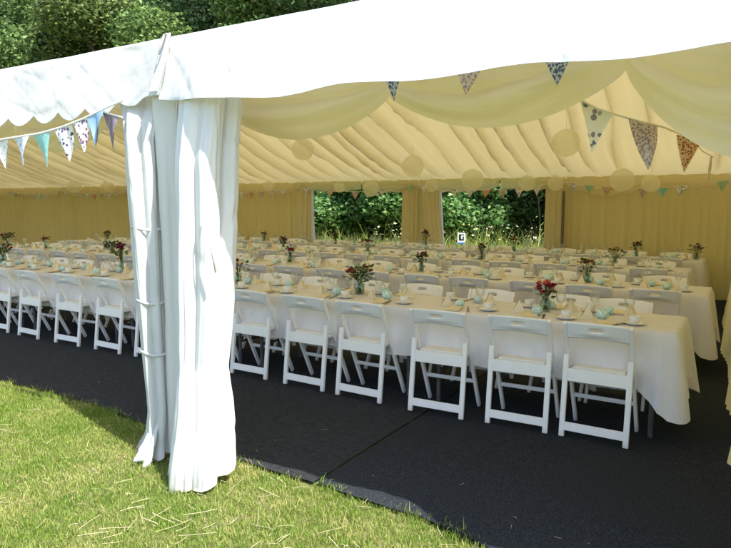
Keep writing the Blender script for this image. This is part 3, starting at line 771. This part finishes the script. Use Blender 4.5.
for row, k, x, y in spots:
    c = cnt.get((row, k), 0); cnt[(row, k)] = c+1
    same = [s_ for s_ in spots if s_[0] == row and s_[1] == k]
    suffix = '' if len(same) == 1 else (' towards the right' if c == 0 else ' towards the left')
    lab = f'{DESC[k]}, {ROW[row]} table row{suffix}'
    if k not in fv: fv.add(k); V_[k].location = (x, y, TZ); V_[k]['label'] = lab; V_[k].rotation_euler = (0, 0, rnd.uniform(0, 6))
    else: dup(V_[k], (x, y, TZ), rnd.uniform(0, 6), lab)

# ------------------------------------------------------------------ bunting
def bunting(pts_fn, n, w, h, cols, label, twist=.25, seed=1, skip=(), tape=.003, ts=None, face=None):
    rr = random.Random(seed)
    t = thing('bunting', pts_fn(.5), 0, label, 'bunting', 'strings of fabric bunting')
    o0 = Vector(pts_fn(.5))
    mb = MB(); mb.tube([Vector(pts_fn(k/40))-o0 for k in range(41)], tape, 5, flat=1.6); mb.build('tape', M['string'], t)
    for k in range(n):
        u = ts[k] if ts else (k+.5)/n
        if k in skip: continue
        c = Vector(pts_fn(u)); d = (Vector(pts_fn(min(1, u+.01)))-Vector(pts_fn(max(0, u-.01)))).normalized()
        if face and face[k]: d = Vector(face[k]).normalized()
        nr = Vector((-d.y, d.x, 0)).normalized()
        sw = rr.uniform(-twist, twist)
        ci = cols[k % len(cols)]
        hh = h*rr.uniform(.93, 1.07); tip = c+Vector((0, 0, -hh))+nr*sw*.12+d*rr.uniform(-.02, .02); curl = rr.uniform(-.02, .02)
        b = MB(); N = 8
        A, B = c-d*w/2, c+d*w/2
        front = []; 
        for j in range(N+1):
            q = j/N
            for i in range(5):
                s_ = i/4; p = A.lerp(B, s_).lerp(tip, q)+nr*(curl*math.sin(PI*q)*(1 if s_ > .5 else -.6)+.008*math.sin(s_*5+k)*q*(1-q)*4); front.append(p-c)
        f = [(j*5+i, j*5+i+1, (j+1)*5+i+1, (j+1)*5+i) for j in range(N) for i in range(4)]
        nb = len(front); back = [p+nr*.0012 for p in front]
        b.add(front+back, f+[tuple(reversed([x_+nb for x_ in q])) for q in f])
        po = b.build('pennant', PEN[ci][1], t, True); po.location = c-o0
        po['label'] = PEN[ci][0]+' pennant'
    return t
# left front string (clear of the eave)
FL = [(-6.4, 2.03), (-5.4, 1.995), (-4.45, 2.015), (-3.98, 2.032), (-3.745, 2.058), (-3.53, 2.095), (-3.33, 2.14), (-3.16, 2.175)]
bunting(lambda u: (lerp(-5.85, -3.12, u), 2.5+.06*math.sin(PI*u), interp(lerp(-5.85, -3.12, u), FL)), 14, .115, .205, [0]*9, 'bunting with blue end pennant below the left scalloped eave', seed=4,
        ts=[.02, .09, .16, .23, .30, .37, .44, .50], tape=.006) if False else None
def lf(u): x = lerp(-6.2, -3.15, u); return (x, 2.50, interp(x, FL))
xs = [-5.97, -5.72, -5.47, -5.22, -4.97, -4.70, -4.44, -4.19, -3.965, -3.735, -3.535, -3.405]
def tfor(x): return (x+6.2)/3.05
bunting(lf, 12, .185, .215, [3, 5, 0, 4, 2, 1, 0, 1, 2, 3, 4, 5], 'bunting string with sky blue end pennant under the left scalloped eave', seed=4, ts=[tfor(x) for x in xs], tape=.0045)
# small grey mauve piece turning back by the curtain
bunting(lambda u: (lerp(-3.345, -3.20, u), lerp(2.50, 2.53, u), lerp(2.125, 2.085, u)), 1, .13, .20, [6], 'single grey mauve pennant on a short tape beside the leg curtain', seed=2, ts=[.42])
# right hand strings
def rs(u):
    p = [(-.735, 3.02, 2.085), (-.62, 3.10, 2.02), (-.54, 3.15, 1.99), (-.43, 3.2, 1.955), (-.36, 3.35, 1.945), (-.34, 4.1, 1.98), (-.33, 4.6, 2.005), (-.30, 5.4, 1.98), (-.28, 6.6, 2.02)]
    t = u*(len(p)-1); i = min(int(t), len(p)-2); return tuple(lerp(p[i][k], p[i+1][k], t-i) for k in range(3))
bunting(rs, 4, .165, .215, [7, 8, 9, 0], 'bunting with three floral pennants hanging inside at upper right', seed=9, ts=[.125, .375, .72, .97], face=[None, None, (.85, .5, -.25), None])
bunting(lambda u: (lerp(-1.70, -.55, u), 2.72, 2.235+.01*math.cos(u*PI*2)), 3, .16, .17, [10, 8, 10], 'bunting half hidden behind the right eave valance', seed=12, ts=[.19, .53, .86])
# along the back eave, one string per bay
bx = [-.2]+[-2.88-3*k for k in range(7)]
NM = ['rightmost bay', 'right hand opening', 'left hand opening', 'bay left of the openings', 'fifth bay from right', 'sixth bay from right', 'seventh bay from right', 'eighth bay']
for k in range(7):
    a, b = bx[k], bx[k+1]
    bunting(lambda u: (lerp(a, b, u), 11.86, 2.02-.13*math.sin(PI*u)), 9, .18, .17, [[12, 4, 3, 2, 8, 0, 9, 12, 4], [4, 0, 3, 8, 11, 0, 3, 12, 0]][k % 2], f'small bunting swagged along the back wall, {NM[k]}', seed=20+k, skip=((1, 5) if k % 2 == 0 else (0, 7)))

# ------------------------------------------------------------------ paper lanterns
def make_lantern():
    t = thing('paper_lantern', (0, 0, 0), 0, 'lantern', 'paper lantern', 'round cream paper lanterns under the eave')
    mb = MB(); pr = []
    for k in range(33):
        a = -PI/2+PI*k/32; rr_ = math.cos(a)*(1+.012*(-1)**k); pr.append((max(.12, rr_), .97*math.sin(a)))
    mb.lathe(pr, 28); mb.build('paper_shade', M['paper'], t, True)
    mb = MB(); mb.tube([(0, 0, .95), (0, 0, 1.9)], .012, 5); mb.build('hanging_string', M['string'], t)
    return t
lan0 = make_lantern()
LAN = [(-6.80, 11.55, 1.935, .17, 'above the left opening right of its middle'), (-7.60, 11.55, 1.98, .12, 'above the left opening near its middle'), (-9.62, 11.6, 2.03, .12, 'on the wall left of the openings'),
       (-5.42, 11.6, 1.985, .13, 'beside the curtain between the two openings'), (-4.52, 11.5, 2.08, .21, 'large, above the right opening left half'), (-3.50, 11.6, 2.0, .15, 'above the right opening right half'),
       (-2.97, 11.6, 1.995, .14, 'above the dark pole right of the openings'), (-1.83, 11.5, 2.03, .20, 'largest on the right wall section'), (-1.39, 11.55, 1.965, .15, 'smaller on the right wall section'),
       (-16.9, 11.6, 2.13, .20, 'leftmost along the back wall'), (-15.4, 11.6, 2.10, .17, 'second from left along the back wall'),
       (-3.53, 7.0, 2.06, .135, 'large, hanging mid tent above second table row'), (-1.70, 7.0, 2.25, .15, 'large, behind the big floral pennant'), (-5.20, 7.0, 2.33, .15, 'large, half behind the left front swag')]
for i, (x, y, z, r_, d) in enumerate(LAN):
    lab = 'round cream paper lantern '+d
    if i == 0: lan0.location = (x, y, z); lan0.scale = (r_,)*3; lan0['label'] = lab
    else: dup(lan0, (x, y, z), rnd.uniform(0, 3), lab, r_)
    # (string length scales with the lantern and meets the lining)

# ------------------------------------------------------------------ outside: shrubs, meadow, sign, trees
def leaf_cloud(n, blobs, size, seed, flat=.35):
    r = np.random.RandomState(seed)
    w = np.array([b[3]*b[4]*b[5] for b in blobs]); w = w/w.sum()
    idx = r.choice(len(blobs), n, p=w)
    B = np.array(blobs)[idx]
    d = r.normal(size=(n, 3)); d /= np.linalg.norm(d, axis=1)[:, None]
    rad = r.uniform(.45, 1.0, n)**.6*(1+.12*r.normal(size=n))
    c = B[:, :3]+d*B[:, 3:6]*rad[:, None]
    a = r.normal(size=(n, 3)); a[:, 2] *= .5; a /= np.linalg.norm(a, axis=1)[:, None]
    b = np.cross(a, d+r.normal(size=(n, 3))*.6); b /= np.linalg.norm(b, axis=1)[:, None]
    s = size*r.uniform(.6, 1.4, n)[:, None]
    V = np.stack([c-a*s, c+b*s*.5-a*s*.1, c+a*s, c-b*s*.5-a*s*.1], 1).reshape(-1, 3)
    F = np.arange(n*4).reshape(-1, 4)
    return V, F
def make_tree(name, H, seed, leafm, nleaf, size, crown_r):
    rr = random.Random(seed); t = thing(name, (0, 0, 0), 0, name, 'tree', 'trees behind the marquee')
    mb = MB(); mb.tube([(0, 0, -.2), (.1, .05, H*.2), (-.1, .1, H*.45), (.15, 0, H*.7), (0, 0, H*.92)], [H*.028, H*.022, H*.016, H*.009, .03], 10)
    blobs = []
    for k in range(26):
        a = rr.uniform(0, 6.28); z = H*rr.uniform(.18, .92)
        R = crown_r*math.sin(PI*min(1, max(.12, (z/H-.05)/.98))**.8)*rr.uniform(.45, 1)
        p = (math.cos(a)*R, math.sin(a)*R, z)
        z0 = max(H*.12, z-R*.7)
        mb.tube([(0, 0, z0), (p[0]*.5, p[1]*.5, z0+(z-z0)*.55), p], [H*.008, H*.005, .015], 5)
        s_ = crown_r*rr.uniform(.20, .42)
        blobs.append((p[0], p[1], p[2], s_*1.15, s_*1.15, s_*.8))
    mb.build('trunk', M['bark'], t, True)
    V, F = leaf_cloud(nleaf, blobs, size, seed)
    np_obj('crown', V, F, leafm, t)
    return t
tA = make_tree('broadleaf_tree', 15, 11, M['leaf_a'], 80000, .095, 4.6)
tB = make_tree('broadleaf_tree', 16, 12, M['leaf_b'], 80000, .10, 4.8)
tC = make_tree('olive_green_tree', 12, 13, M['leaf_c'], 60000, .085, 3.6)
TR = [('A', -42, 24, 'mid green tree at the far left behind the roof', 1.25), ('B', -36, 26, 'dark green tree second from left behind the roof', 1.25), ('A', -30.5, 22, 'mid green tree above the left bay roof', 1.1),
      ('C', -26.0, 19.5, 'yellowish olive tree in front of the dark ones', 1.05), ('B', -25.5, 25, 'dark tree behind the olive tree', 1.15), ('A', -20, 23.5, 'mid green tree behind the frame join', 1.1),
      ('B', -14.5, 24, 'dark tree right of the frame join', 1.05), ('A', -8, 25, 'mid green tree behind the left rear opening', 1.0), ('B', -2, 23, 'dark green tree behind the right rear opening', .95),
      ('B', 5, 26, 'dark tree behind the right end of the marquee', 1.0), ('C', -32.5, 20, 'olive tree lower at left behind the eave', 1.0), ('B', -47, 21, 'dark tree beyond the left end', 1.1),
      ('A', -50, 30, 'mid green tree furthest left', 1.4), ('B', -33, 33, 'large dark tree deep at the back left', 1.35), ('A', -24, 33, 'large mid green tree deep at the back', 1.35)]
PT = {'A': tA, 'B': tB, 'C': tC}; seen = set()
for k, x, y, d, sc in TR:
    lab = d
    if k not in seen:
        seen.add(k); o = PT[k]; o.location = (x, y, 0); o['label'] = lab; o.scale = (sc,)*3
    else: dup(PT[k], (x, y, 0), rnd.uniform(0, 6), lab, sc)
def make_shrub(seed, H, R, m, n, size):
    rr = random.Random(seed); t = thing('shrub', (0, 0, 0), 0, 'shrub', 'shrub', 'shrubs behind the rear openings')
    mb = MB(); blobs = []
    for k in range(14):
        a = rr.uniform(0, 6.28); d = R*math.sqrt(rr.random())*.8; z = H*rr.uniform(.15, .85)
        mb.tube([(d*.2*math.cos(a), d*.2*math.sin(a), -.05), (d*.6*math.cos(a), d*.6*math.sin(a), z*.6), (d*math.cos(a), d*math.sin(a), z)], [.03, .018, .008], 5)
        s_ = R*rr.uniform(.28, .45); blobs.append((d*math.cos(a), d*math.sin(a), z, s_, s_, s_*.9))
    mb.build('stems', M['bark'], t)
    V, F = leaf_cloud(n, blobs, size, seed); np_obj('foliage', V, F, m, t)
    return t
sA = make_shrub(31, 3.6, 1.5, M['hedge'], 26000, .065); sB = make_shrub(32, 4.2, 1.6, M['leaf_b'], 18000, .075)
SH = [('A', -12.4, 16.0, 'leafy green shrub at the left edge behind the left opening', 1.0), ('A', -10.3, 15.6, 'bright green shrub filling the left opening', 1.0), ('A', -8.3, 15.9, 'leafy green shrub at right of the left opening', 1.05),
      ('A', -6.5, 15.8, 'bright green shrub at left of the right opening', .95), ('B', -4.6, 17.2, 'dark shrub in shade at right of the right opening', 1.1), ('B', -2.6, 17.0, 'dark shrub behind the right wall section', 1.0),
      ('B', -11.3, 18.2, 'dark tall shrub behind the left opening shrubs', 1.2), ('B', -7.4, 18.4, 'dark tall shrub between the two openings', 1.2)]
seen = set(); PT = {'A': sA, 'B': sB}
for k, x, y, d, sc in SH:
    if k not in seen: seen.add(k); o = PT[k]; o.location = (x, y, 0); o['label'] = d; o.scale = (sc,)*3
    else: dup(PT[k], (x, y, 0), rnd.uniform(0, 6), d, sc)
md = blades('meadow', 60000, (-12.5, -2.0, 13.1, 15.0), .50, M['meadow'], w=.007, seed=21, lean=.6, clear=lambda x, y, r: (r.uniform(0, 1, len(x)) < np.where(x > -7.4, 1, .45)))
tag(md, 'tall yellow green wild grass behind the rear openings', 'wild grass', kind='stuff')
r = np.random.RandomState(8); n = 420
cx = r.uniform(-8.2, -2.4, n); cy_ = r.uniform(13.2, 15.0, n); cz = r.uniform(.55, 1.15, n)
c = np.stack([cx, cy_, cz], 1); a = r.normal(size=(n, 3))*.014; b = r.normal(size=(n, 3))*.014
o = np_obj('wildflower_heads', np.stack([c-a, c-b, c+a, c+b], 1).reshape(-1, 3), np.arange(n*4).reshape(-1, 4), M['mead_fl'])
tag(o, 'pale wildflower heads among the tall wild grass', 'wildflowers', kind='stuff')
# small sign in the wild grass
sg = thing('garden_sign', (-5.42, 13.2, 0), .35, 'small white sign with black square and blue foot in wild grass', 'sign')
mb = MB(); mb.box((0, 0, .86), (.17, .015, .25)); mb.build('board', mat('sign_white', (.85, .86, .88), rough=.5), sg)
mb = MB(); mb.box((0, -.0095, .885), (.115, .004, .14)); em = mb.build('black_square', mat('sign_black', (.02, .025, .03), rough=.5), sg)
mb = MB(); mb.box((.008, -.013, .89), (.03, .003, .085)); mb.box((.02, -.0128, .915), (.055, .003, .03)); mb.build('pale_figure', mat('sign_fig', (.6, .68, .7), rough=.5), em)
mb = MB(); mb.box((0, -.0095, .758), (.15, .004, .04)); mb.build('blue_band', mat('sign_blue', (.06, .20, .52), rough=.5), sg)
mb = MB(); mb.box((0, .018, .40), (.03, .02, .80)); mb.build('stake', M['bark'], sg)

# ------------------------------------------------------------------ light, sky, camera
sd = Vector((.75, -.23, 1.0)).normalized()
W = bpy.data.worlds.new('World'); S.world = W; W.use_nodes = True
nt = W.node_tree; bg = nt.nodes['Background']
sky = nt.nodes.new('ShaderNodeTexSky'); sky.sky_type = 'NISHITA'; sky.sun_disc = False
el = math.asin(sd.z); sky.sun_elevation = el; sky.sun_rotation = math.atan2(sd.x, sd.y)
sky.air_density = 1.0; sky.dust_density = 1.5
nt.links.new(sky.outputs[0], bg.inputs[0]); bg.inputs[1].default_value = .15
sl = bpy.data.lights.new('sun', 'SUN'); sl.energy = 4.0; sl.angle = math.radians(.53); sl.color = (1, .97, .92)
so = bpy.data.objects.new('sun', sl); C.objects.link(so); so.rotation_euler = sd.to_track_quat('Z', 'Y').to_euler()
cam = bpy.data.cameras.new('camera'); co = bpy.data.objects.new('camera', cam); C.objects.link(co)
cam.sensor_width = 36; cam.lens = 36*630.85/731; cam.clip_end = 1500
co.location = (0, 0, 1.5657)
co.rotation_euler = (Matrix.Rotation(.54036, 3, 'Z') @ Matrix.Rotation(PI/2-.10685, 3, 'X') @ Matrix.Rotation(.0036, 3, 'Z')).to_euler()
S.camera = co
S.view_settings.view_transform = 'Standard'; S.view_settings.look = 'None'
S.view_settings.exposure = 1.38; S.view_settings.gamma = 1
S.render.resolution_x = 1024; S.render.resolution_y = 768
S.cycles.max_bounces = 10; S.cycles.diffuse_bounces = 6; S.cycles.transparent_max_bounces = 12; S.cycles.transmission_bounces = 8
